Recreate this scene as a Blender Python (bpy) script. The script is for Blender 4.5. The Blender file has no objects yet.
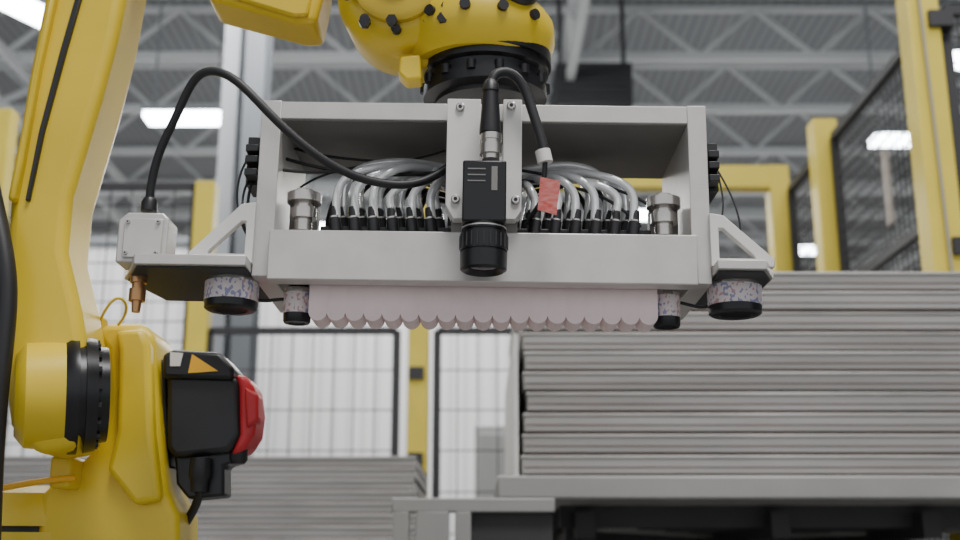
import bpy, math, random
from mathutils import Vector, Matrix
random.seed(4)
# ------------------------------------------------------------------ image pixels back-projected to world
F=1150.0; T=math.radians(14.5); CZ=1.0
def P(px,py,Y,ref=None):
    """image pixel, back-projected from the camera -> metres on the vertical plane at distance Y"""
    dy=math.cos(T)-math.sin(T)*(270-py)/F
    dz=math.sin(T)+math.cos(T)*(270-py)/F
    Z=dz*Y/dy
    if ref is None: dep=Y/dy
    else: dep=Y/(math.cos(T)-math.sin(T)*(270-ref)/F)
    return Vector(((px-480)/F*dep, Y, CZ+Z))
def K(Y,ref=190):
    return Y/(math.cos(T)-math.sin(T)*(270-ref)/F)/F
# ------------------------------------------------------------------ materials
def mat(name,col,rough=0.5,metal=0.0,var=0.0,scale=8,col2=None,bump=0.0,emit=None,es=0,trans=0,stretch=None):
    m=bpy.data.materials.new(name); m.use_nodes=True
    nt=m.node_tree; b=nt.nodes['Principled BSDF']
    b.inputs['Base Color'].default_value=(*col,1); b.inputs['Roughness'].default_value=rough
    b.inputs['Metallic'].default_value=metal
    if trans: b.inputs['Transmission Weight'].default_value=trans
    if emit:
        b.inputs['Emission Color'].default_value=(*emit,1); b.inputs['Emission Strength'].default_value=es
    if var>0 or col2 or bump>0:
        tc=nt.nodes.new('ShaderNodeTexCoord'); mp=nt.nodes.new('ShaderNodeMapping')
        if stretch: mp.inputs['Scale'].default_value=stretch
        n=nt.nodes.new('ShaderNodeTexNoise'); n.inputs['Scale'].default_value=scale; n.inputs['Detail'].default_value=6
        nt.links.new(tc.outputs['Object'],mp.inputs[0]); nt.links.new(mp.outputs[0],n.inputs['Vector'])
        r=nt.nodes.new('ShaderNodeValToRGB'); r.color_ramp.elements[0].position=0.35; r.color_ramp.elements[1].position=0.68
        c2=col2 if col2 else tuple(c*(1-var) for c in col)
        r.color_ramp.elements[0].color=(*c2,1); r.color_ramp.elements[1].color=(*col,1)
        nt.links.new(n.outputs['Fac'],r.inputs[0]); nt.links.new(r.outputs[0],b.inputs['Base Color'])
        if bump>0:
            bp=nt.nodes.new('ShaderNodeBump'); bp.inputs['Strength'].default_value=bump; bp.inputs['Distance'].default_value=0.002
            nt.links.new(n.outputs['Fac'],bp.inputs['Height']); nt.links.new(bp.outputs[0],b.inputs['Normal'])
    return m
YEL=mat('robot_yellow_paint',(0.78,0.56,0.03),0.38,0,0.15,5,bump=0.15)
YELP=mat('post_yellow_paint',(0.78,0.62,0.07),0.5,0,0.12,4)
BROWN=mat('gold_cover',(0.66,0.46,0.03),0.4,0,0.2,10)
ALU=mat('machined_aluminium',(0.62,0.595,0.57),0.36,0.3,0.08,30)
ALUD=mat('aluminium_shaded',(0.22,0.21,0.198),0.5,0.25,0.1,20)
WHT=mat('white_bracket',(0.74,0.725,0.70),0.42,0,0.05,20)
STEEL=mat('bright_steel',(0.62,0.59,0.56),0.25,0.9,0.1,40)
BLK=mat('black_plastic',(0.016,0.016,0.018),0.42,0,0.3,20)
BLKM=mat('black_anodised',(0.016,0.016,0.018),0.32,0.3)
RUB=mat('rubber_cable',(0.015,0.015,0.017),0.5)
RED=mat('red_cap',(0.62,0.02,0.03),0.4,0,0.15,10)
TAG=mat('red_tag',(0.50,0.06,0.05),0.6,0,0,90,col2=(0.55,0.2,0.18),stretch=(1,1,3))
BRASS=mat('brass',(0.5,0.27,0.12),0.3,0.8)
FOAM=mat('pink_foam',(0.90,0.74,0.745),0.9,0,0.06,25,bump=0.3)
HOSE=mat('clear_hose',(0.97,0.98,0.99),0.07,0.25,trans=0.35)
GLASS=mat('lens_glass',(0.01,0.012,0.02),0.05)
SHEET=mat('galvanised_panel',(0.40,0.388,0.375),0.5,0.3,0,2.2,col2=(0.29,0.278,0.266),stretch=(0.7,1,7),bump=0.1)
SHEETL=mat('galvanised_lip',(0.45,0.435,0.42),0.45,0.3,0.25,4)
GAP=mat('panel_gap',(0.05,0.042,0.038),0.8,0,0,6,col2=(0.14,0.06,0.04))
TBL=mat('table_steel',(0.36,0.355,0.345),0.5,0.3,0.2,3)
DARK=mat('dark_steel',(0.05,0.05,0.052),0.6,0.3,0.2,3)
WIRE=mat('black_mesh_wire',(0.03,0.03,0.034),0.6)
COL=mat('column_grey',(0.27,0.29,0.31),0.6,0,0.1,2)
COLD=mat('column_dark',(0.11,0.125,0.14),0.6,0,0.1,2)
JOIST=mat('joist_grey',(0.78,0.80,0.81),0.6,0,0.12,0.4)
LAMP=mat('lamp_emitter',(1,1,1),0.5,emit=(0.88,0.95,1.0),es=30)
ORANGE=mat('orange_sticker',(0.8,0.42,0.02),0.5)
# label (white print with blue/red marks)
def label():
    m=mat('printed_label',(0.72,0.70,0.70),0.45); nt=m.node_tree; b=nt.nodes['Principled BSDF']
    tc=nt.nodes.new('ShaderNodeTexCoord')
    mp=nt.nodes.new('ShaderNodeMapping'); mp.inputs['Scale'].default_value=(1.0,1.0,0.75)
    nt.links.new(tc.outputs['Object'],mp.inputs[0])
    v=nt.nodes.new('ShaderNodeTexNoise'); v.inputs['Scale'].default_value=260; v.inputs['Detail'].default_value=0
    w=nt.nodes.new('ShaderNodeTexNoise'); w.inputs['Scale'].default_value=30
    nt.links.new(mp.outputs[0],v.inputs['Vector']); nt.links.new(mp.outputs[0],w.inputs['Vector'])
    r=nt.nodes.new('ShaderNodeValToRGB'); r.color_ramp.interpolation='CONSTANT'
    r.color_ramp.elements[0].color=(0,0,0,1); r.color_ramp.elements[1].position=0.59; r.color_ramp.elements[1].color=(.7,.7,.7,1)
    nt.links.new(v.outputs['Fac'],r.inputs[0])
    c=nt.nodes.new('ShaderNodeValToRGB'); c.color_ramp.interpolation='CONSTANT'
    c.color_ramp.elements[0].color=(0.10,0.13,0.38,1); c.color_ramp.elements[1].position=0.54; c.color_ramp.elements[1].color=(0.45,0.2,0.22,1)
    nt.links.new(w.outputs['Fac'],c.inputs[0])
    x=nt.nodes.new('ShaderNodeMix'); x.data_type='RGBA'
    x.inputs[6].default_value=(0.70,0.62,0.62,1)
    nt.links.new(r.outputs[0],x.inputs[0]); nt.links.new(c.outputs[0],x.inputs[7])
    nt.links.new(x.outputs[2],b.inputs['Base Color']); return m
LABEL=label()
# ------------------------------------------------------------------ mesh helpers
bag=None
def start():
    global bag; bag=[]
def obj(name,verts,faces,m,bevel=0,seg=2,smooth=False):
    me=bpy.data.meshes.new(name); me.from_pydata([tuple(v) for v in verts],[],faces); me.update()
    import bmesh
    bm=bmesh.new(); bm.from_mesh(me); bmesh.ops.recalc_face_normals(bm,faces=bm.faces); bm.to_mesh(me); bm.free()
    if m: me.materials.append(m)
    o=bpy.data.objects.new(name,me); bpy.context.collection.objects.link(o)
    if bevel>0:
        b=o.modifiers.new('bevel','BEVEL'); b.width=bevel; b.segments=seg; b.limit_method='ANGLE'; b.angle_limit=math.radians(35)
        smooth=True
    if smooth:
        for p in me.polygons: p.use_smooth=True
        try:
            me.set_sharp_from_angle(angle=math.radians(40))
        except Exception: pass
    if bag is not None: bag.append(o)
    return o
def group(name,pivot=(0,0,0),rot=(0,0,0)):
    global bag
    e=bpy.data.objects.new(name,None); bpy.context.collection.objects.link(e); e.location=pivot; e.empty_display_size=0.1
    for o in bag:
        o.parent=e; o.matrix_parent_inverse=Matrix.Translation(-Vector(pivot))
    e.rotation_euler=rot; bag=None; return e
def box(name,a,b,m,bevel=0):
    x0,x1=sorted((a[0],b[0]));y0,y1=sorted((a[1],b[1]));z0,z1=sorted((a[2],b[2]))
    v=[(x0,y0,z0),(x1,y0,z0),(x1,y1,z0),(x0,y1,z0),(x0,y0,z1),(x1,y0,z1),(x1,y1,z1),(x0,y1,z1)]
    f=[(0,1,2,3),(4,5,6,7),(0,1,5,4),(1,2,6,5),(2,3,7,6),(3,0,4,7)]
    return obj(name,v,f,m,bevel)
def gbox(name,x0,x1,y0,y1,Ya,Yb,m,bevel=0.001,ref=190):
    a=P(x0,y0,Ya,ref); b=P(x1,y1,Ya,ref)
    return box(name,(a.x,Ya,a.z),(b.x,Yb,b.z),m,bevel)
def prism(name,pts,Ya,Yb,m,bevel=0.001,ref=None,seg=2,shiftx=0):
    fr=[P(x,y,Ya,ref) for x,y in pts]; n=len(fr)
    bk=[Vector((p.x+shiftx,Yb,p.z)) for p in fr]
    f=[tuple(range(n)),tuple(range(n,2*n))]+[(i,(i+1)%n,n+(i+1)%n,n+i) for i in range(n)]
    return obj(name,fr+bk,f,m,bevel,seg)
def ringprism(name,outer,inner,Ya,Yb,m,ref=190,bevel=0.0008):
    n=len(outer)
    A=[P(x,y,Ya,ref) for x,y in outer]; B=[P(x,y,Ya,ref) for x,y in inner]
    v=A+B+[Vector((p.x,Yb,p.z)) for p in A]+[Vector((p.x,Yb,p.z)) for p in B]
    f=[]
    for i in range(n):
        j=(i+1)%n
        f+=[(i,j,n+j,n+i),(2*n+i,2*n+j,3*n+j,3*n+i),(i,j,2*n+j,2*n+i),(n+i,n+j,3*n+j,3*n+i)]
    return obj(name,v,f,m,bevel)
def lathe(name,base,axis,prof,m,n=40):
    """prof: list of (distance along axis, radius)"""
    axis=Vector(axis).normalized(); base=Vector(base)
    q=Vector((0,0,1)).rotation_difference(axis)
    v=[];f=[]
    for t,r in prof:
        for i in range(n):
            a=2*math.pi*i/n
            v.append(base+axis*t+q@Vector((r*math.cos(a),r*math.sin(a),0)))
    for k in range(len(prof)-1):
        for i in range(n):
            j=(i+1)%n
            f.append((k*n+i,k*n+j,(k+1)*n+j,(k+1)*n+i))
    f.append(tuple(range(n))); f.append(tuple(range((len(prof)-1)*n,len(prof)*n)))
    return obj(name,v,f,m,0,smooth=True)
def vlathe(name,px,Y,prof,m,ref=190,n=40):
    """vertical lathe: prof list of (py, radius_px) top to bottom"""
    k=K(Y,ref); pts=[(P(px,y,Y,ref).z,r*k) for y,r in prof]
    z0=pts[0][0]; x=P(px,ref,Y,ref).x
    return lathe(name,(x,Y,z0),(0,0,-1),[(z0-z,r) for z,r in pts],m,n)
def tube(name,pts,r,m,res=12):
    cu=bpy.data.curves.new(name,'CURVE'); cu.dimensions='3D'; cu.bevel_depth=r; cu.bevel_resolution=4; cu.resolution_u=res; cu.use_fill_caps=True
    s=cu.splines.new('NURBS'); s.points.add(len(pts)-1)
    for i,p in enumerate(pts): s.points[i].co=(p[0],p[1],p[2],1)
    s.use_endpoint_u=True; s.order_u=min(4,len(pts))
    cu.materials.append(m)
    o=bpy.data.objects.new(name,cu); bpy.context.collection.objects.link(o)
    if bag is not None: bag.append(o)
    return o
def bars(name,segs,w,m):
    """many square bars in one mesh"""
    v=[];f=[]
    for sg in segs:
        a=Vector(sg[0]);b=Vector(sg[1]); ww=sg[2] if len(sg)>2 else w
        d=(b-a).normalized()
        u=d.cross(Vector((0,0,1)))
        if u.length<0.01: u=Vector((1,0,0))
        u.normalize(); t=d.cross(u).normalized(); s=len(v)
        for p in (a,b):
            for c,e in((-1,-1),(1,-1),(1,1),(-1,1)): v.append(p+u*c*ww/2+t*e*ww/2)
        f+=[(s,s+1,s+2,s+3),(s+4,s+5,s+6,s+7)]+[(s+i,s+(i+1)%4,s+4+(i+1)%4,s+4+i) for i in range(4)]
    return obj(name,v,f,m)
def bolt(px,py,Y,r=4.5,ref=190,m=None):
    k=K(Y,ref); p=P(px,py,Y,ref)
    lathe('bolt_head',(p.x,Y+0.002,p.z),(0,-1,0),[(0,r*k),(0.005,r*k),(0.006,r*k*0.8)],m or STEEL,16)
    lathe('bolt_socket',(p.x,Y-0.0042,p.z),(0,-1,0),[(0,r*k*0.45),(0.0006,r*k*0.45)],BLK,6)

# ================================================================== GRIPPER
PIV=P(487,190,1.36,190); TILT=(0,math.radians(0.8),0)
start()
gbox('top_plate',262,704,104,121,1.30,1.50,ALU)
gbox('top_plate_shade',278,689,121,123,1.303,1.50,ALUD,0)  # dark sheet that paints in the shade under the top plate
gbox('side_plate_1',257,277,103,279,1.298,1.50,ALU)
gbox('side_plate_2',690,709,103,281,1.298,1.50,ALU)
gbox('front_bar',272,696,232,282,1.284,1.31,ALU,0.0015)
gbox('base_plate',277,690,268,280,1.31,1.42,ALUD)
gbox('manifold_block',322,650,228,262,1.34,1.43,BLKM)
# central bracket plates
prism('bracket_plate_1',[(446,99),(480,99),(480,212),(474,219),(454,219),(446,205)],1.268,1.30,WHT,0.001,190)
prism('bracket_plate_2',[(503,99),(522,99),(522,210),(516,219),(503,219)],1.268,1.30,WHT,0.001,190)
gbox('bracket_web',470,512,150,219,1.272,1.30,WHT)
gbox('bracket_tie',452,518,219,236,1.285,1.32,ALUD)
for x,y in((459,108),(511,106),(456,200),(516,200)): bolt(x,y,1.268)
def foot(name,pl,y0,y1,m=None):
    k=K(1.3); z0=P(480,y0,1.3,190).z; z1=P(480,y1,1.3,190).z
    v=[((x-480)*k,Y,z0) for x,Y in pl]+[((x-480)*k,Y,z1) for x,Y in pl]; n=len(pl)
    obj(name,v,[tuple(range(n)),tuple(range(n,2*n))]+[(i,(i+1)%n,n+(i+1)%n,n+i) for i in range(n)],m or ALU,0.001)
foot('foot_plate_1',[(122,1.34),(150,1.265),(257,1.265),(257,1.45),(140,1.45)],266,276)
foot('foot_underside_shade_1',[(126,1.34),(151,1.272),(256,1.272),(256,1.445),(142,1.445)],276,278,DARK)  # added dark sheet, stands in for shade on the foot plate underside
foot('foot_plate_2',[(709,1.265),(756,1.265),(771,1.31),(771,1.45),(709,1.45)],264,273)
foot('foot_underside_shade_2',[(711,1.272),(754,1.272),(768,1.31),(768,1.445),(711,1.445)],273,275,DARK)  # same painted-in underside shade for the right foot plate
ringprism('gusset_1',[(194,266),(194,256),(243,207),(257,205),(257,266)],[(212,257),(214,253),(244,224),(249,224),(249,257)],1.29,1.302,WHT)
ringprism('gusset_2',[(771,263),(771,255),(722,212),(709,210),(709,263)],[(753,255),(751,251),(722,225),(717,225),(717,255)],1.29,1.302,WHT)
ringprism('gusset_3',[(194,266),(194,256),(243,207),(257,205),(257,266)],[(212,257),(214,253),(244,224),(249,224),(249,257)],1.36,1.372,ALU)
ringprism('gusset_4',[(771,263),(771,255),(722,212),(709,210),(709,263)],[(753,255),(751,251),(722,225),(717,225),(717,255)],1.36,1.372,ALU)
# junction box + fitting
prism('junction_box',[(122,267),(122,224),(131,217),(166,217),(172,223),(172,267)],1.28,1.32,ALU,0.002,190)
gbox('junction_lid',128,166,223,262,1.276,1.28,ALU)
for x,y in((132,227),(162,227),(132,258),(162,258)): bolt(x,y,1.277,2.2)
vlathe('cable_gland',151,1.30,[(203,6),(207,8),(216,8),(217,6)],BLK)
vlathe('brass_fitting',147,1.32,[(275,5),(279,5),(279,8),(288,8),(288,6),(294,6),(294,8),(306,8),(306,5),(317,4),(317,1)],BRASS)
# pucks
def puck(px,Y,y0,r,hh):
    vlathe('sensor_neck',px,Y,[(y0-9,r*.72),(y0,r*.72)],BLKM)
    vlathe('sensor_top_ring',px,Y,[(y0,r*.9),(y0+1,r),(y0+hh*.16,r)],STEEL)
    vlathe('sensor_label',px,Y,[(y0+hh*.16,r*1.01),(y0+hh*.74,r*1.01)],LABEL)
    vlathe('sensor_bottom',px,Y,[(y0+hh*.74,r),(y0+hh*.95,r*.98),(y0+hh,r*.9),(y0+hh,r*.62),(y0+hh-1,r*.6),(y0+hh-1,r*.1)],BLKM)
puck(239,1.33,282,26,32); puck(730,1.33,279,26,33)
puck(304,1.34,291,13.5,35); puck(663,1.34,289,13.5,36)
tube('sensor_cable_1',[P(262,302,1.33,190),P(270,306,1.34,190),P(280,302,1.35,190),P(292,302,1.34,190)],0.002,RUB)
tube('sensor_cable_2',[P(676,300,1.34,190),P(688,302,1.34,190),P(696,307,1.34,190),P(708,302,1.33,190)],0.002,RUB)
# convoluted foam pad (round ribs on the face and underside)
fx0=P(315,280,1.315,190).x; fx1=P(655,280,1.315,190).x; zt=P(480,280,1.315,190).z; zbm=P(480,315,1.315,190).z
NX=304;NY=20; vv=[];ff=[]; fy0,fy1=1.315,1.360; per=(fx1-fx0)/19
def rib(x): return abs(math.sin(math.pi*(x-fx0)/per))
for j in range(NY+1):
    for i in range(NX+1):
        x=fx0+(fx1-fx0)*i/NX; y=fy0+(fy1-fy0)*j/NY
        if j==0: y-=0.0022*rib(x)
        vv.append((x,y,zbm-0.0095*(rib(x)**.55)))
for j in range(NY):
    for i in range(NX):
        a=j*(NX+1)+i; ff.append((a,a+1,a+NX+2,a+NX+1))
nb=len(vv)
for j in (0,NY):
    for i in range(NX+1): 
        x=fx0+(fx1-fx0)*i/NX
        vv.append((x,fy0 if j==0 else fy1,zt))
for r_,j in enumerate((0,NY)):
    for i in range(NX):
        a=j*(NX+1)+i; b=nb+r_*(NX+1)+i; ff.append((a,a+1,b+1,b))
for i in (0,NX):
    col=[j*(NX+1)+i for j in range(NY+1)]; ff.append(tuple(col+[nb+NX+1+i,nb+i]))
obj('foam_pad',vv,ff,FOAM,0,smooth=True)
# hoses
hx_l=[338,357,376,395,414,433]; hx_r=[534,554,574,594,613,632]
for s,xs in((-1,hx_l),(1,hx_r)):
    for row in range(2):
        Y=1.335+row*0.045
        for i,x in enumerate(xs):
            d=(446-x) if s<0 else (x-520)
            sx=452 if s<0 else 516
            j=random.uniform(-7,7)
            top=188-d*0.10+row*-3+j
            xx=x+row*8*(-s)
            lean=random.uniform(2,10)
            tube('clear_hose',[P(sx,196-d*.2+j,1.40,190),P(sx+s*d*.35,top-8,1.38,190),P(sx+s*d*.75,top-12+d*.05,Y,190),P(xx+s*lean,top+8,Y,190),P(xx+s*lean*.5,205,Y,190),P(xx,222,Y,190)],0.0052,HOSE)
            a=P(xx,234,Y,190); b=P(xx+s*4,203,Y,190)
            lathe('hose_fitting',a,b-a,[(0,.0074),(.017,.0074),(.017,.0060),(.026,.0058),(.032,.005)],BLK,14)
            lathe('hose_collar',a+(b-a).normalized()*.0175,b-a,[(0,.0066),(.002,.0066)],STEEL,14)
for i in range(9):
    s=1 if i%2 else -1; e=487+s*(155-11*i)
    tube('black_pneumatic_hose',[P(487+s*40,178+3*i,1.43,190),P(487+s*80,163+4*i,1.44,190),P(e-s*20,170+3*i,1.43,190),P(e,200,1.41,190),P(e+s*3,228,1.40,190)],0.0035,RUB)
gbox('distribution_head',448,520,150,226,1.39,1.45,BLKM)
for x in(305,663):
    vlathe('guide_bush',x,1.33,[(192,5),(193,9),(197,9),(197,17),(206,17),(206,10),(212,10),(212,13),(222,13),(222,9),(234,9)],STEEL)
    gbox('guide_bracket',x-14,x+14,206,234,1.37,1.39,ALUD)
# outer valves and wires
for sgn,xa,xb in((-1,245,257),(1,709,719)):
    gbox('valve',xa,xb,140,188,1.33,1.38,BLK)
    for y in(147,158,171): 
        gbox('valve_plug',xa-2 if sgn<0 else xa+1,xb-1 if sgn<0 else xb+2,y,y+7,1.305,1.33,BLK)
tube('sensor_wire_1',[P(250,180,1.33,190),P(238,200,1.32,190),P(245,225,1.31,190),P(252,245,1.31,190)],0.0014,RUB)
tube('sensor_wire_1b',[P(247,160,1.32,190),P(232,185,1.32,190),P(236,215,1.32,190),P(250,238,1.33,190)],0.0014,RUB)
tube('sensor_wire_1c',[P(252,185,1.33,190),P(246,205,1.32,190),P(250,222,1.32,190),P(254,250,1.33,190)],0.0018,RUB)
tube('sensor_wire_2',[P(714,160,1.33,190),P(730,185,1.32,190),P(742,215,1.31,190),P(738,235,1.31,190)],0.0012,RUB)
tube('sensor_wire_3',[P(712,150,1.33,190),P(722,180,1.32,190),P(728,205,1.31,190),P(716,225,1.31,190)],0.0012,RUB)
tube('sensor_wire_4',[P(290,150,1.40,190),P(330,165,1.38,190),P(390,160,1.40,190),P(446,170,1.40,190)],0.0018,RUB)
tube('sensor_wire_5',[P(300,190,1.40,190),P(340,160,1.38,190),P(400,170,1.40,190),P(446,150,1.40,190)],0.0015,RUB)
tube('sensor_wire_8',[P(279,172,1.33,190),P(310,178,1.33,190),P(350,168,1.35,190),P(446,178,1.37,190)],0.0022,RUB)
tube('sensor_wire_9',[P(279,160,1.35,190),P(320,172,1.33,190),P(370,182,1.34,190),P(446,172,1.37,190)],0.0022,RUB)
tube('sensor_wire_6',[P(522,170,1.36,190),P(570,178,1.34,190),P(630,185,1.34,190),P(650,205,1.34,190)],0.002,RUB)
tube('sensor_wire_7',[P(522,180,1.36,190),P(575,184,1.34,190),P(610,190,1.34,190),P(640,225,1.34,190)],0.002,RUB)
tube('io_cable_lower',[P(541,202,1.27,190),P(535,210,1.31,190),P(528,222,1.35,190)],0.003,RUB)
pts=[(151,212,1.305),(150,190,1.30),(155,155,1.29),(169,125,1.28),(180,92,1.27),(192,74,1.26),(214,74,1.255),(238,90,1.25),(262,114,1.25),(300,148,1.26),(340,174,1.28),(385,188,1.30),(425,186,1.31),(447,168,1.33)]
tube('main_cable',[P(a,b,c,190) for a,b,c in pts],0.0052,RUB,16)
group('vacuum_gripper',PIV,TILT)

# ---------------- machine vision camera
start()
gbox('camera_body',463,507,160,221,1.212,1.260,BLKM,0.002)
gbox('camera_mount',470,500,165,215,1.260,1.2665,STEEL)
for i in range(3): gbox('camera_marking',468,486,168+i*6,169.2+i*6,1.2113,1.2118,ALUD,0)
gbox('camera_marking',492,498,166,190,1.2113,1.2118,ALUD,0)
vlathe('lens_barrel',485,1.237,[(221,17),(223,22),(232,22),(232,20.5),(235,20.5),(235,23.5),(252,23.5),(252,22),(254,22),(254,23.5),(270,23),(272,20),(270,17),(267,15),(267,1)],BLKM,n=48)
vlathe('lens_scale_ring',485,1.237,[(229,22.3),(230.2,22.3)],ALU,n=48)
vlathe('lens_glass',485,1.237,[(267.3,15),(269,10),(269.5,1)],GLASS)
for i in range(24):
    a=2*math.pi*i/24; k=K(1.237); c=P(485,235,1.237,190); d=P(485,252,1.237,190)
    x=c.x+23.6*k*math.cos(a); y=1.237+23.6*k*math.sin(a)
    box('grip_rib',(x-.0008,y-.0008,d.z+.002),(x+.0008,y+.0008,c.z-.002),BLK)
vlathe('steel_connector',491,1.237,[(134,8),(135,11),(141,11),(141,10),(145,10),(145,11.5),(155,11.5),(155,9),(160,9)],STEEL)
vlathe('cable_plug',490,1.237,[(80,5),(84,8),(92,9),(92,8),(112,9.5),(130,11),(134,11)],BLK)
tube('camera_cable',[P(490,88,1.237,190),P(491,76,1.237,190),P(500,70,1.24,190),P(516,74,1.245,190),P(527,92,1.25,190),P(534,115,1.25,190),P(541,135,1.25,190),P(545,152,1.25,190)],0.006,RUB,16)
tube('io_cable',[P(545,150,1.25,190),P(547,165,1.25,190),P(543,185,1.25,190),P(541,200,1.262,190)],0.003,RUB)
lathe('cable_ferrule',P(543,150,1.25,190),(P(546,163,1.25,190)-P(543,150,1.25,190)),[(0,.009),(.015,.009)],WHT,16)
prism('cable_tag',[(541,176),(561,180),(557,214),(538,209)],1.238,1.2395,TAG,0,190)
group('machine_vision_camera',PIV,TILT)

# ================================================================== ROBOT
start()
R=60
FY=1.40
vlathe('tool_flange',485,FY,[(50,60),(56,66),(70,66),(70,63),(78,63),(80,58),(90,58),(90,61),(101,61),(104,50),(108,50)],BLKM,R,56)
for i in range(14):
    a=2*math.pi*i/14; c=P(485,85,FY,R); r=60*K(FY,R)
    lathe('flange_bolt',(c.x+r*math.cos(a),FY+r*math.sin(a),c.z),(0,0,-1),[(0,.006),(.012,.006)],BLKM,10)
vlathe('wrist_ring',477,FY,[(2,46),(10,60),(20,70),(30,77),(46,78),(52,76),(66,71),(72,66)],YEL,R,64)
vlathe('wrist_neck',474,FY,[(-40,44),(-2,46),(6,52)],YEL,R,56)
for a in range(-150,-20,26):
    c=P(477,41,FY,R); r=77.5*K(FY,R); an=math.radians(a)
    lathe('ring_bolt',(c.x+r*math.cos(an),FY+r*math.sin(an),c.z),(math.cos(an),math.sin(an),0),[(0,.007),(.006,.007)],BLK,12)
c=P(397,-18,1.33,R); k=K(1.33,R)
lathe('wrist_drum',c,(0.12,1,0),[(0,50*k),(.006,58*k),(.014,65*k),(.03,69*k),(.10,69*k),(.12,60*k)],YEL,64)
lathe('drum_cover',c,(-0.12,-1,0),[(0,46*k),(.008,46*k),(.012,40*k),(.012,20*k),(.02,18*k)],BROWN,48)
for a in range(10):
    an=a*2*math.pi/10+.3
    lathe('cover_bolt',c+Vector((math.cos(an)*54*k,.0,math.sin(an)*54*k)),(-0.12,-1,0),[(0,5*k),(.008,5*k)],BLK,12)
prism('wrist_web',[(378,48),(405,60),(420,66),(470,66),(515,30),(500,-30),(420,-40),(390,20)],1.36,1.42,YEL,0.008,None,3)
prism('wrist_lug',[(400,56),(420,54),(422,78),(406,80),(398,72)],1.34,1.37,YEL,0.003)
for x,y in((365,24),(392,22),(443,20),(447,8)): 
    p=P(x,y,1.315); lathe('hex_bolt',p,(0,-1,0),[(0,.0075),(.008,.0075)],BLKM,6)
tube('wrist_hose',[P(470,-40,1.30),P(500,-14,1.30),(P(520,2,1.31)),P(535,0,1.33),P(545,-30,1.38)],0.009,RUB)
prism('forearm',[(40,-160),(330,-130),(410,-95),(410,-50),(328,-40),(322,-2),(316,22),(298,22),(208,-2),(200,-30),(140,-45),(60,-30)],1.42,1.50,YEL,0.008,None,3)
prism('forearm_cover',[(232,-20),(312,-15),(308,15),(294,16),(232,-3)],1.412,1.42,YEL,0.004)
# lower arm
prism('lower_arm',[(48,-30),(26,80),(9,185),(2,290),(2,370),(8,425),(35,454),(74,448),(88,405),(86,350),(78,305),(65,250),(70,195),(100,95),(117,30),(130,-40)],1.42,1.52,YEL,0.014,None,4)
prism('arm_groove_shade',[(86,-20),(66,50),(44,130),(29,200),(25,200),(39,130),(60,50),(80,-20)],1.414,1.422,BLK,0.001)  # black strip standing in for the shade of a recessed line
prism('arm_front_rib',[(60,-30),(38,70),(22,160),(14,200),(6,200),(14,160),(32,70),(52,-30)],1.405,1.43,YEL,0.006)
ax=Vector((0.90,0.36,0.06)).normalized()
hub=P(47,395,1.45)
k=K(1.46,398)*1.06
lathe('arm_hub',hub-ax*0.038,ax,[(0,38*k),(.012,49*k),(.058,53*k)],YEL,56)
lathe('joint_reducer',hub+ax*0.014,ax,[(0,50*k),(.012,56*k),(.022,56*k),(.022,51*k),(.03,51*k),(.03,55*k),(.044,53*k),(.044,46*k),(.058,45*k)],BLKM,56)
for i in range(18):
    an=2*math.pi*i/18; u=ax.cross(Vector((0,0,1))).normalized(); w=ax.cross(u)
    lathe('reducer_bolt',hub+ax*0.052+(u*math.cos(an)+w*math.sin(an))*48*k,ax,[(0,.005),(.010,.005)],BLKM,8)
prism('base_casting',[(94,336),(104,322),(142,322),(154,336),(158,420),(166,490),(178,515),(178,590),(30,590),(40,492),(80,462),(102,438),(106,400),(104,350)],1.54,1.66,YEL,0.012,None,3)
prism('casting_rib',[(114,330),(142,328),(149,345),(152,430),(160,500),(134,505),(106,470),(116,430),(118,350)],1.52,1.55,YEL,0.008,None,3)
lathe('casting_boss',P(88,318,1.60),(0,0,-1),[(0,.024),(.004,.028),(.05,.028)],YEL,32)
box('mount_foot',P(50,455,1.50),P(80,490,1.54)+Vector((0,.03,0)),YEL,0.006)
c=P(50,492,1.72,500); k=K(1.72,500)
lathe('turntable',(c.x,1.72,c.z),(0,0,-1),[(0,100*k),(.012,124*k),(.045,130*k),(.055,130*k)],YEL,64)
lathe('turntable_gap',(c.x,1.72,c.z-.055),(0,0,-1),[(0,122*k),(.008,122*k)],BLK,64)
lathe('base_ring',(c.x,1.72,c.z-.063),(0,0,-1),[(0,132*k),(.06,132*k),(.2,110*k),(.22,140*k),(.26,140*k)],YEL,64)
box('pedestal',(c.x-.22,1.52,0),(c.x+.22,1.94,c.z-.32),DARK,0.005)
# motor (joint drive)
M=lambda pts:[(x+8,y) for x,y in pts]
prism('motor_body',M([(158,374),(162,364),(212,362),(230,380),(232,434),(222,452),(166,458),(158,448)]),1.555,1.63,BLK,0.008,None,3)
prism('motor_top_cover',M([(154,354),(165,349),(212,352),(226,368),(224,380),(154,378)]),1.545,1.62,BLKM,0.006,None,3)
prism('motor_red_cap',M([(226,374),(238,375),(246,388),(249,412),(246,434),(236,450),(222,455),(230,434),(230,388)]),1.56,1.63,RED,0.007,None,3)
prism('motor_red_step',M([(236,386),(250,394),(250,420),(238,428)]),1.552,1.59,RED,0.004)
prism('warning_sticker',M([(184,354),(210,371),(180,373)]),1.543,1.546,ORANGE,0)
prism('warning_sticker_edge',M([(162,352),(175,353),(172,366),(162,366)]),1.543,1.546,WHT,0)
prism('motor_flange',M([(142,362),(158,358),(162,468),(148,474)]),1.57,1.66,BLK,0.004)
prism('connector_block',M([(166,455),(222,450),(230,460),(216,466),(216,496),(180,499),(168,484)]),1.57,1.62,BLKM,0.004)
vlathe('motor_connector',238,1.58,[(438,8),(446,10),(460,10),(464,7)],BLK,450,20)
vlathe('motor_connector',200,1.56,[(458,10),(476,11),(480,9),(492,8)],BLK,470,20)
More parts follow.
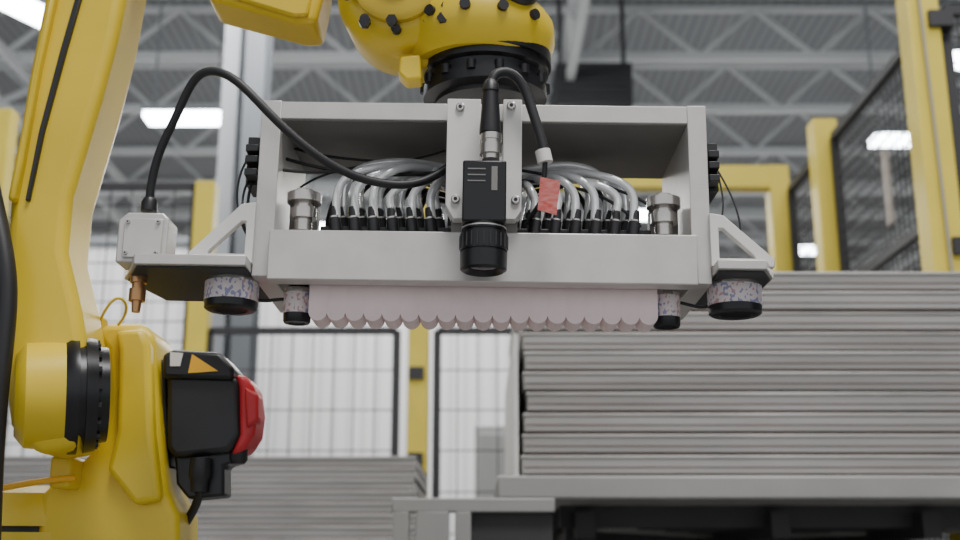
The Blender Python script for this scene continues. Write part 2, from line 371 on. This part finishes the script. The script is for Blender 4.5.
tube('motor_cable',[P(200,490,1.57),P(196,520,1.60),P(160,560,1.64),P(110,580,1.64)],0.006,RUB)
# dress-pack
tube('dress_hose',[P(-20,-30,1.44),P(-25,120,1.42),P(2,235,1.39),P(10,290,1.39),P(2,360,1.39),P(-6,430,1.40),P(-10,560,1.45)],0.012,RUB)
tube('yellow_wire',[P(-10,490,1.5),P(20,485,1.49),P(40,480,1.49),P(75,478,1.5)],0.004,ORANGE)
tube('yellow_wire',[P(96,330,1.52),P(108,300,1.5),P(124,292,1.5),P(130,312,1.52),P(118,325,1.53)],0.002,YEL)
group('industrial_robot',(c.x,1.72,0))

# ================================================================== SHEET STACK (right)
FX=1.585
start()
SY=3.0
zt=P(480,476,SY).z; ztop=P(700,272,SY).z
x0=P(524,400,SY).x; x1=FX-.08
n=10; h=(ztop-zt)/n
for i in range(n):
    z=zt+i*h; dx=random.uniform(-.008,.008); dy=random.uniform(-.01,.01); t=h
    box('panel_web',(x0+dx,SY+dy+.004,z+.006),(x1+dx,SY+1.2,z+t-.001),SHEET,0.003)
    box('panel_lip',(x0+dx-.003,SY+dy,z+t*.80),(x1+dx,SY+1.2,z+t),SHEETL,0.004)
    box('panel_crease',(x0+dx+.005,SY+dy+.002,z+t*.40),(x1+dx-.01,SY+dy+.01,z+t*.44),GAP)
    box('panel_shadow_gap',(x0+dx+.01,SY+dy+.012,z-.004),(x1+dx,SY+1.19,z+.009),GAP)
box('end_board',(x0-.025,SY+.03,zt+.001),(x0-.014,SY+1.18,zt+h*7),WHT)
group('sheet_metal_stack',(x0,SY,zt))
start()
xt0=P(497,490,SY-.05).x
zb=P(480,499,SY-.05).z; xt1=x1+.03
box('table_top',(xt0,SY-.05,zb),(xt1,SY+1.25,zt-.002),TBL,0.006)
for i in range(6):
    yy=SY+.28+i*.17
    box('cross_beam',(xt0+.18,yy,zb-.06),(xt1,yy+.04,zb),DARK)
bars('diagonal_brace',[((xt0+.3,SY+.3,zb-.05),(xt0+.8,SY+1.1,zb-.05)),((xt0+.9,SY+1.1,zb-.05),(xt1-.05,SY+.3,zb-.05))],.04,TBL)
for xx in (xt0+.22,xt0+.75,x1-.3):
    box('rail_beam',(xx,SY+.2,zb-.09),(xx+.05,SY+1.2,zb-.02),DARK)
for xx in(xt0+.2,x1-.1):
    for yy in(SY+.35,SY+1.15): box('table_leg',(xx,yy,0),(xx+.08,yy+.08,zb),DARK)
box('back_skirt',(xt0+.15,SY+1.2,.3),(xt1,SY+1.22,zb),DARK)
box('under_shelf',(xt0+.2,SY+.3,.35),(x1,SY+1.2,.4),DARK)
group('steel_work_table',(xt0,SY,0))
# aluminium frame at centre bottom
start()
FYY=2.75
gbox('frame_rail',392,555,498,512,FYY,FYY+.06,TBL,0.003,500)
gbox('frame_rail_back',392,555,498,508,FYY+.14,FYY+.19,TBL,0.003,500)
for a,b in((393,409),(416,449),(455,471)):
    p=P(a,511,FYY,500); q=P(b,511,FYY,500)
    box('frame_upright',(p.x,FYY,0),(q.x,FYY+.05,p.z),TBL,0.003)
p=P(471,511,FYY,500);q=P(553,511,FYY,500)
box('frame_upright',(q.x-.04,FYY+.14,0),(q.x,FYY+.19,p.z),TBL,0.003)
for a in (392,539):
    pa=P(a,498,FYY,500); pb=P(a+16,508,FYY,500); box('frame_side_rail',(pa.x,FYY+.001,pa.z-.001),(pb.x,FYY+.19,pb.z),TBL,0.002)
box('frame_panel',(p.x,FYY+.03,p.z-.4),(q.x,FYY+.035,p.z),DARK)
group('aluminium_frame_stand',(p.x,FYY,0))
# left stack
start()
LY=4.3
za=P(480,456,LY).z; xa=P(-40,480,LY).x; xb=P(414,480,LY).x
n=12; h=.042
for i in range(n):
    z=za-(i+1)*h; d=random.uniform(-.012,.012)
    box('panel_web',(xa+d,LY+.006,z+.005),(xb+d+i*.004,LY+1,z+h-.001),SHEET)
    box('panel_lip',(xa+d,LY,z+h*.7),(xb+d+i*.004,LY+1,z+h),SHEETL,0.003)
    box('panel_shadow_gap',(xa+d,LY+.015,z),(xb+d-.01,LY+1,z+.007),GAP)
z=za-n*h
box('pallet_deck',(xa,LY,z-.05),(xb,LY+1,z),TBL)
for xx in(xa+.05,(xa+xb)/2,xb-.15):
    for yy in(LY+.05,LY+.85): box('stand_leg',(xx,yy,0),(xx+.1,yy+.1,z-.05),DARK)
group('sheet_metal_stack.001',(xa,LY,0))

# ================================================================== FENCES
H=CZ+2.02; GY=5.75
def mesh_panel(name,a,b,z0,z1,step,w,m=WIRE,fr=.035,sz=None):
    a=Vector(a);b=Vector(b);L=(b-a).length; d=(b-a)/L; s=[]
    n=int(L/step); sz=sz or step
    for i in range(1,n): s.append((a+d*i*L/n+Vector((0,0,z0)),a+d*i*L/n+Vector((0,0,z1))))
    nz=int((z1-z0)/sz)
    for i in range(1,nz): zz=z0+i*(z1-z0)/nz; s.append((a+Vector((0,0,zz)),b+Vector((0,0,zz))))
    bars(name+'_wires',s,w,m)
    c=[a+Vector((0,0,z0)),b+Vector((0,0,z0)),b+Vector((0,0,z1)),a+Vector((0,0,z1))]
    bars(name+'_frame',[(c[i],c[(i+1)%4]) for i in range(4)],fr,m)
start()
for Y,hw,HH in((3.8,.055,H+.15),(5.0,.055,H-.02)):
    box('fence_post',(FX-hw,Y-hw,0),(FX+hw,Y+hw,HH),YELP,0.004)
    box('base_foot',(FX-.07,Y-.12,0),(FX+.12,Y+.12,.012),YELP)
for zz in(CZ+1.02,CZ+1.86):
    Y=3.8
    box('fence_clamp',(FX+.01,Y-.075,zz),(FX+.095,Y-.055,zz+.06),WIRE)
    box('fence_clamp',(FX+.055,Y-.055,zz),(FX+.10,Y-.01,zz+.06),WIRE)
mesh_panel('panel_a',(FX+.03,3.88,0),(FX+.03,4.92,0),.15,CZ+1.9,.05,.005,sz=.05)
mesh_panel('panel_b',(FX+.03,5.08,0),(FX+.03,GY-.08,0),.15,CZ+1.9,.05,.005,sz=.05)
mesh_panel('panel_c',(FX+.09,3.80,0),(FX+1.5,3.80,0),.15,CZ+1.95,.05,.005,sz=.05)
bars('fence_brace',[((FX+.06,3.9,CZ+.75),(FX+.06,5.0,CZ+1.0)),((FX+.04,3.9,CZ+1.2),(FX+.04,4.9,CZ+1.2))],.035,WIRE)
box('hanging_glove_tag',(FX-.02,4.18,CZ+1.27),(FX-.01,4.24,CZ+1.57),mat('dusty_cloth',(0.5,0.45,0.4),0.9,0,0.3,20))
tube('post_conduit',[(FX-.0,3.73,CZ+.2),(FX-.0,3.73,CZ+.9),(FX-.01,3.735,CZ+1.6),(FX-.02,3.73,H)],0.006,mat('conduit_grey',(0.35,0.33,0.25),0.5))
group('safety_fence',(FX,3.8,0))
start()
def gx_(px,py=260): return P(px,py,GY,py).x
xl=gx_(203);xm=gx_(418,420);xr=FX-.02; hw=.052
zb1=P(480,168,GY).z; zb0=P(480,190,GY).z
box('gate_post_1',(xl-hw,GY-hw,0),(xl+hw,GY+hw,P(480,184,GY).z),YELP,0.004)
box('gate_post_2',(xr-hw,GY-hw,0),(xr+hw,GY+hw,zb1),YELP,0.004)
box('gate_header',(xm-hw,GY-hw*.9,zb0),(xr+hw,GY+hw*.9,zb1),YELP,0.004)
zf=P(480,331,GY).z
box('gate_mid_post',(xm-hw,GY-hw,0),(xm+hw,GY+hw,zb1),YELP,0.004)
for px in(397,435): 
    x=gx_(px,420); box('door_stile',(x-.012,GY-.02,0),(x+.012,GY+.02,zf),WIRE)
for y in(375,460):
    z=P(480,y,GY).z; box('door_hinge',(xm-.045,GY-.075,z-.03),(xm+.03,GY-.052,z+.03),WIRE)
xg=gx_(4,130); box('gate_post_3',(xg-hw,GY-hw,0),(xg+hw,GY+hw,P(480,112,GY).z),YELP,0.004)
mesh_panel('door_a',(xl+.06,GY,0),(gx_(395,420),GY,0),.15,zf,.095,.006,sz=.2)
mesh_panel('door_b',(gx_(437,420),GY,0),(gx_(760,420),GY,0),.15,zf,.095,.006,sz=.2)
mesh_panel('door_c',(gx_(20),GY,0),(xl-.06,GY,0),.15,P(480,187,GY).z,.1,.006,sz=.1)
group('safety_gate',(xl,GY,0))
start()
x=P(490,460,7.4).x; zc=P(490,425,7.4).z
box('cabinet_body',(x-.1,7.4,0),(x+.25,7.8,zc),mat('cabinet_grey',(0.45,0.46,0.47),0.5,0,0.1,3),0.01)
box('cabinet_door',(x-.07,7.385,.2),(x+.22,7.4,zc-.06),mat('cabinet_door_grey',(0.36,0.37,0.38),0.5,0,0.1,3),0.004)
box('cabinet_handle',(x+.17,7.365,1.1),(x+.19,7.385,1.25),BLK)
group('control_cabinet',(x,7.4,0))

# ================================================================== BUILDING
bag=None
CE=CZ+7.4
WX=19; FARY=42; BY=-8
def corr(name,c1,c2,scale,axis,rough=0.6,es=0):
    m=mat(name,c1,rough); nt=m.node_tree; b=nt.nodes['Principled BSDF']
    tc=nt.nodes.new('ShaderNodeTexCoord'); w=nt.nodes.new('ShaderNodeTexWave'); w.bands_direction=axis
    w.inputs['Scale'].default_value=scale; w.inputs['Distortion'].default_value=0
    nt.links.new(tc.outputs['Object'],w.inputs['Vector'])
    r=nt.nodes.new('ShaderNodeValToRGB'); r.color_ramp.elements[0].color=(*c2,1); r.color_ramp.elements[1].color=(*c1,1)
    r.color_ramp.elements[1].position=.4
    nt.links.new(w.outputs['Fac'],r.inputs[0]); nt.links.new(r.outputs[0],b.inputs['Base Color'])
    return m
box('floor',(-WX,BY,-.1),(WX,FARY,0),mat('concrete_floor',(0.24,0.24,0.235),0.45,0,0.2,0.8))
box('ceiling',(-WX,BY,CE),(WX,FARY,CE+.1),corr('roof_deck',(0.33,0.345,0.36),(0.20,0.21,0.225),2.2,'X'))
box('wall_far',(-WX,FARY,0),(WX,FARY+.2,CE),corr('far_cladding',(0.42,0.44,0.46),(0.34,0.36,0.38),.5,'X'))
box('wall_left',(-WX-.2,BY,0),(-WX,FARY,CE),mat('wall_paint',(0.4,0.42,0.43),0.8,0,0.1,1))
box('wall_right',(WX,BY,0),(WX+.2,FARY,CE),bpy.data.materials['wall_paint'])
PY=9.5
zpt=P(90,246,PY).z
box('wall_partition',(-7,PY,0),(P(700,300,PY).x,PY+.12,zpt),corr('white_cladding',(0.88,0.89,0.90),(0.70,0.72,0.74),2.6,'X'))
box('trim_1',(-7,PY-.03,zpt),(P(700,300,PY).x,PY+.14,zpt+.08),COL)
# roof joists
v=[]
Y=7.0
WJ=WX-.1
while Y<FARY-1:
    zt_=CE-.08; zb_=CE-.78
    v+=[((-WJ,Y,zt_),(WJ,Y,zt_),.08),((-WJ,Y,zb_),(WJ,Y,zb_),.11)]
    x=-WJ; up=True
    while x<WJ-.8:
        v.append(((x,Y,zb_ if up else zt_),(x+.78,Y,zt_ if up else zb_),.055)); up=not up; x+=.78
    Y+=1.8
bars('roof_joists',v,.065,JOIST)
v=[]
for X in(-13.5,-6.2,1.1,8.4,15.5):
    zt_=CE-.9; zb_=CE-1.6
    v+=[((X,5,zt_),(X,FARY-.2,zt_)),((X,5,zb_),(X,FARY-.2,zb_))]
    y=5;up=True
    while y<FARY-1.8:
        v.append(((X,y,zb_ if up else zt_),(X,y+1.1,zt_ if up else zb_),.07)); up=not up; y+=1.1
for Yc in(10.4,17.2,26): v.append(((-WJ,Yc,CE-1.7),(WJ,Yc,CE-1.7),.07))  # sprinkler pipes, drawn into the girder mesh
bars('roof_girders_and_pipes',v,.10,JOIST)
# steel columns
def column(px,ref,Y,wpx,m1=None):
    start()
    a=P(px,ref,Y,ref).x; w=wpx*K(Y,ref)/2
    box('flange_front',(a-w,Y,0),(a+w,Y+.02,CE-1.1),m1 or COL)
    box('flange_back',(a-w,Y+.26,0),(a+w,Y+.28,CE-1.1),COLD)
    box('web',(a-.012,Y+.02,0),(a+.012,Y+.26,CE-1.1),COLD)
    box('cap_plate',(a-w-.03,Y-.03,CE-1.1),(a+w+.03,Y+.31,CE-.9),COL)
    group('steel_column',(a,Y,0))
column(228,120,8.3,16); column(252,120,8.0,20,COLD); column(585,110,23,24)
start()
dk=mat('dark_duct',(0.05,0.055,0.06),0.6,0.2,0.2,2)
a=P(556,100,13); b=P(632,60,13)
box('unit_body',(a.x,13,P(556,104,13).z),(b.x,14.2,P(556,62,13).z),dk,0.02)
for xx in(a.x+.05,b.x-.1):
    box('hanger',(xx,13.2,P(556,62,13).z),(xx+.05,13.25,CE-.1),dk)
for i in range(5): box('louvre',(a.x+.05,12.97,a.z+.0+i*.09),(b.x-.05,13.0,a.z+.02+i*.09),dk)
group('unit_heater',(a.x,13,a.z))
# lamps
def lamp(px,py,L,rz=0,H0=5.35):
    start()
    el=T+math.atan((270-py)/F); Y=H0/math.tan(el); p=P(px,py,Y)
    box('housing',(p.x-L/2,Y-.17,p.z+.03),(p.x+L/2,Y+.17,p.z+.10),COL)
    box('diffuser',(p.x-L/2+.02,Y-.15,p.z-.04),(p.x+L/2-.02,Y+.15,p.z+.03),LAMP)
    for s in(-1,1): box('suspension_rod',(p.x+s*L*.4-.01,Y-.01,p.z+.1),(p.x+s*L*.4+.01,Y+.01,CE-.1),COL)
    group('ceiling_light',(p.x,Y,p.z),(0,0,rz))
lamp(185,118,.98); lamp(902,140,.8); lamp(805,250,.9); lamp(548,167,.6); lamp(45,18,.9,math.radians(60)); lamp(660,215,.8); lamp(330,228,.8)
lamp(990,60,1.0);lamp(-120,90,1.0)

# ================================================================== LIGHT
w=bpy.data.worlds.new('world'); bpy.context.scene.world=w; w.use_nodes=True
w.node_tree.nodes['Background'].inputs[0].default_value=(0.93,0.96,1.0,1); w.node_tree.nodes['Background'].inputs[1].default_value=0.9
def area(name,loc,size,en,rot=(0,0,0),col=(1,.98,.96)):
    l=bpy.data.lights.new(name,'AREA'); l.energy=en; l.size=size; l.color=col
    o=bpy.data.objects.new(name,l); o.location=loc; o.rotation_euler=rot; bpy.context.collection.objects.link(o)
area('partition_fill',(0.8,-.9,6.0),2.0,330)
area('partition_fill',(-2.5,3.5,6.2),2.0,120)
area('partition_fill',(2.5,2.4,6.2),2.0,130)
area('partition_fill',(-1.5,7.2,6.2),2.0,420,(math.radians(25),0,0))  # added unseen lamp, tilted to brighten the white partition
for X in(-8,0,8):
    for Y in(15,24,33): area('partition_fill',(X,Y,5.6),2.5,520)
# ================================================================== CAMERA
cd=bpy.data.cameras.new('camera'); cam=bpy.data.objects.new('camera',cd); bpy.context.collection.objects.link(cam)
cam.location=(0,0,CZ); cam.rotation_euler=(math.pi/2+T,0,0)
cd.sensor_width=36; cd.lens=F/960*36; cd.clip_start=.05; cd.clip_end=200
cd.dof.use_dof=True; cd.dof.focus_distance=1.34; cd.dof.aperture_fstop=5.0
bpy.context.scene.camera=cam
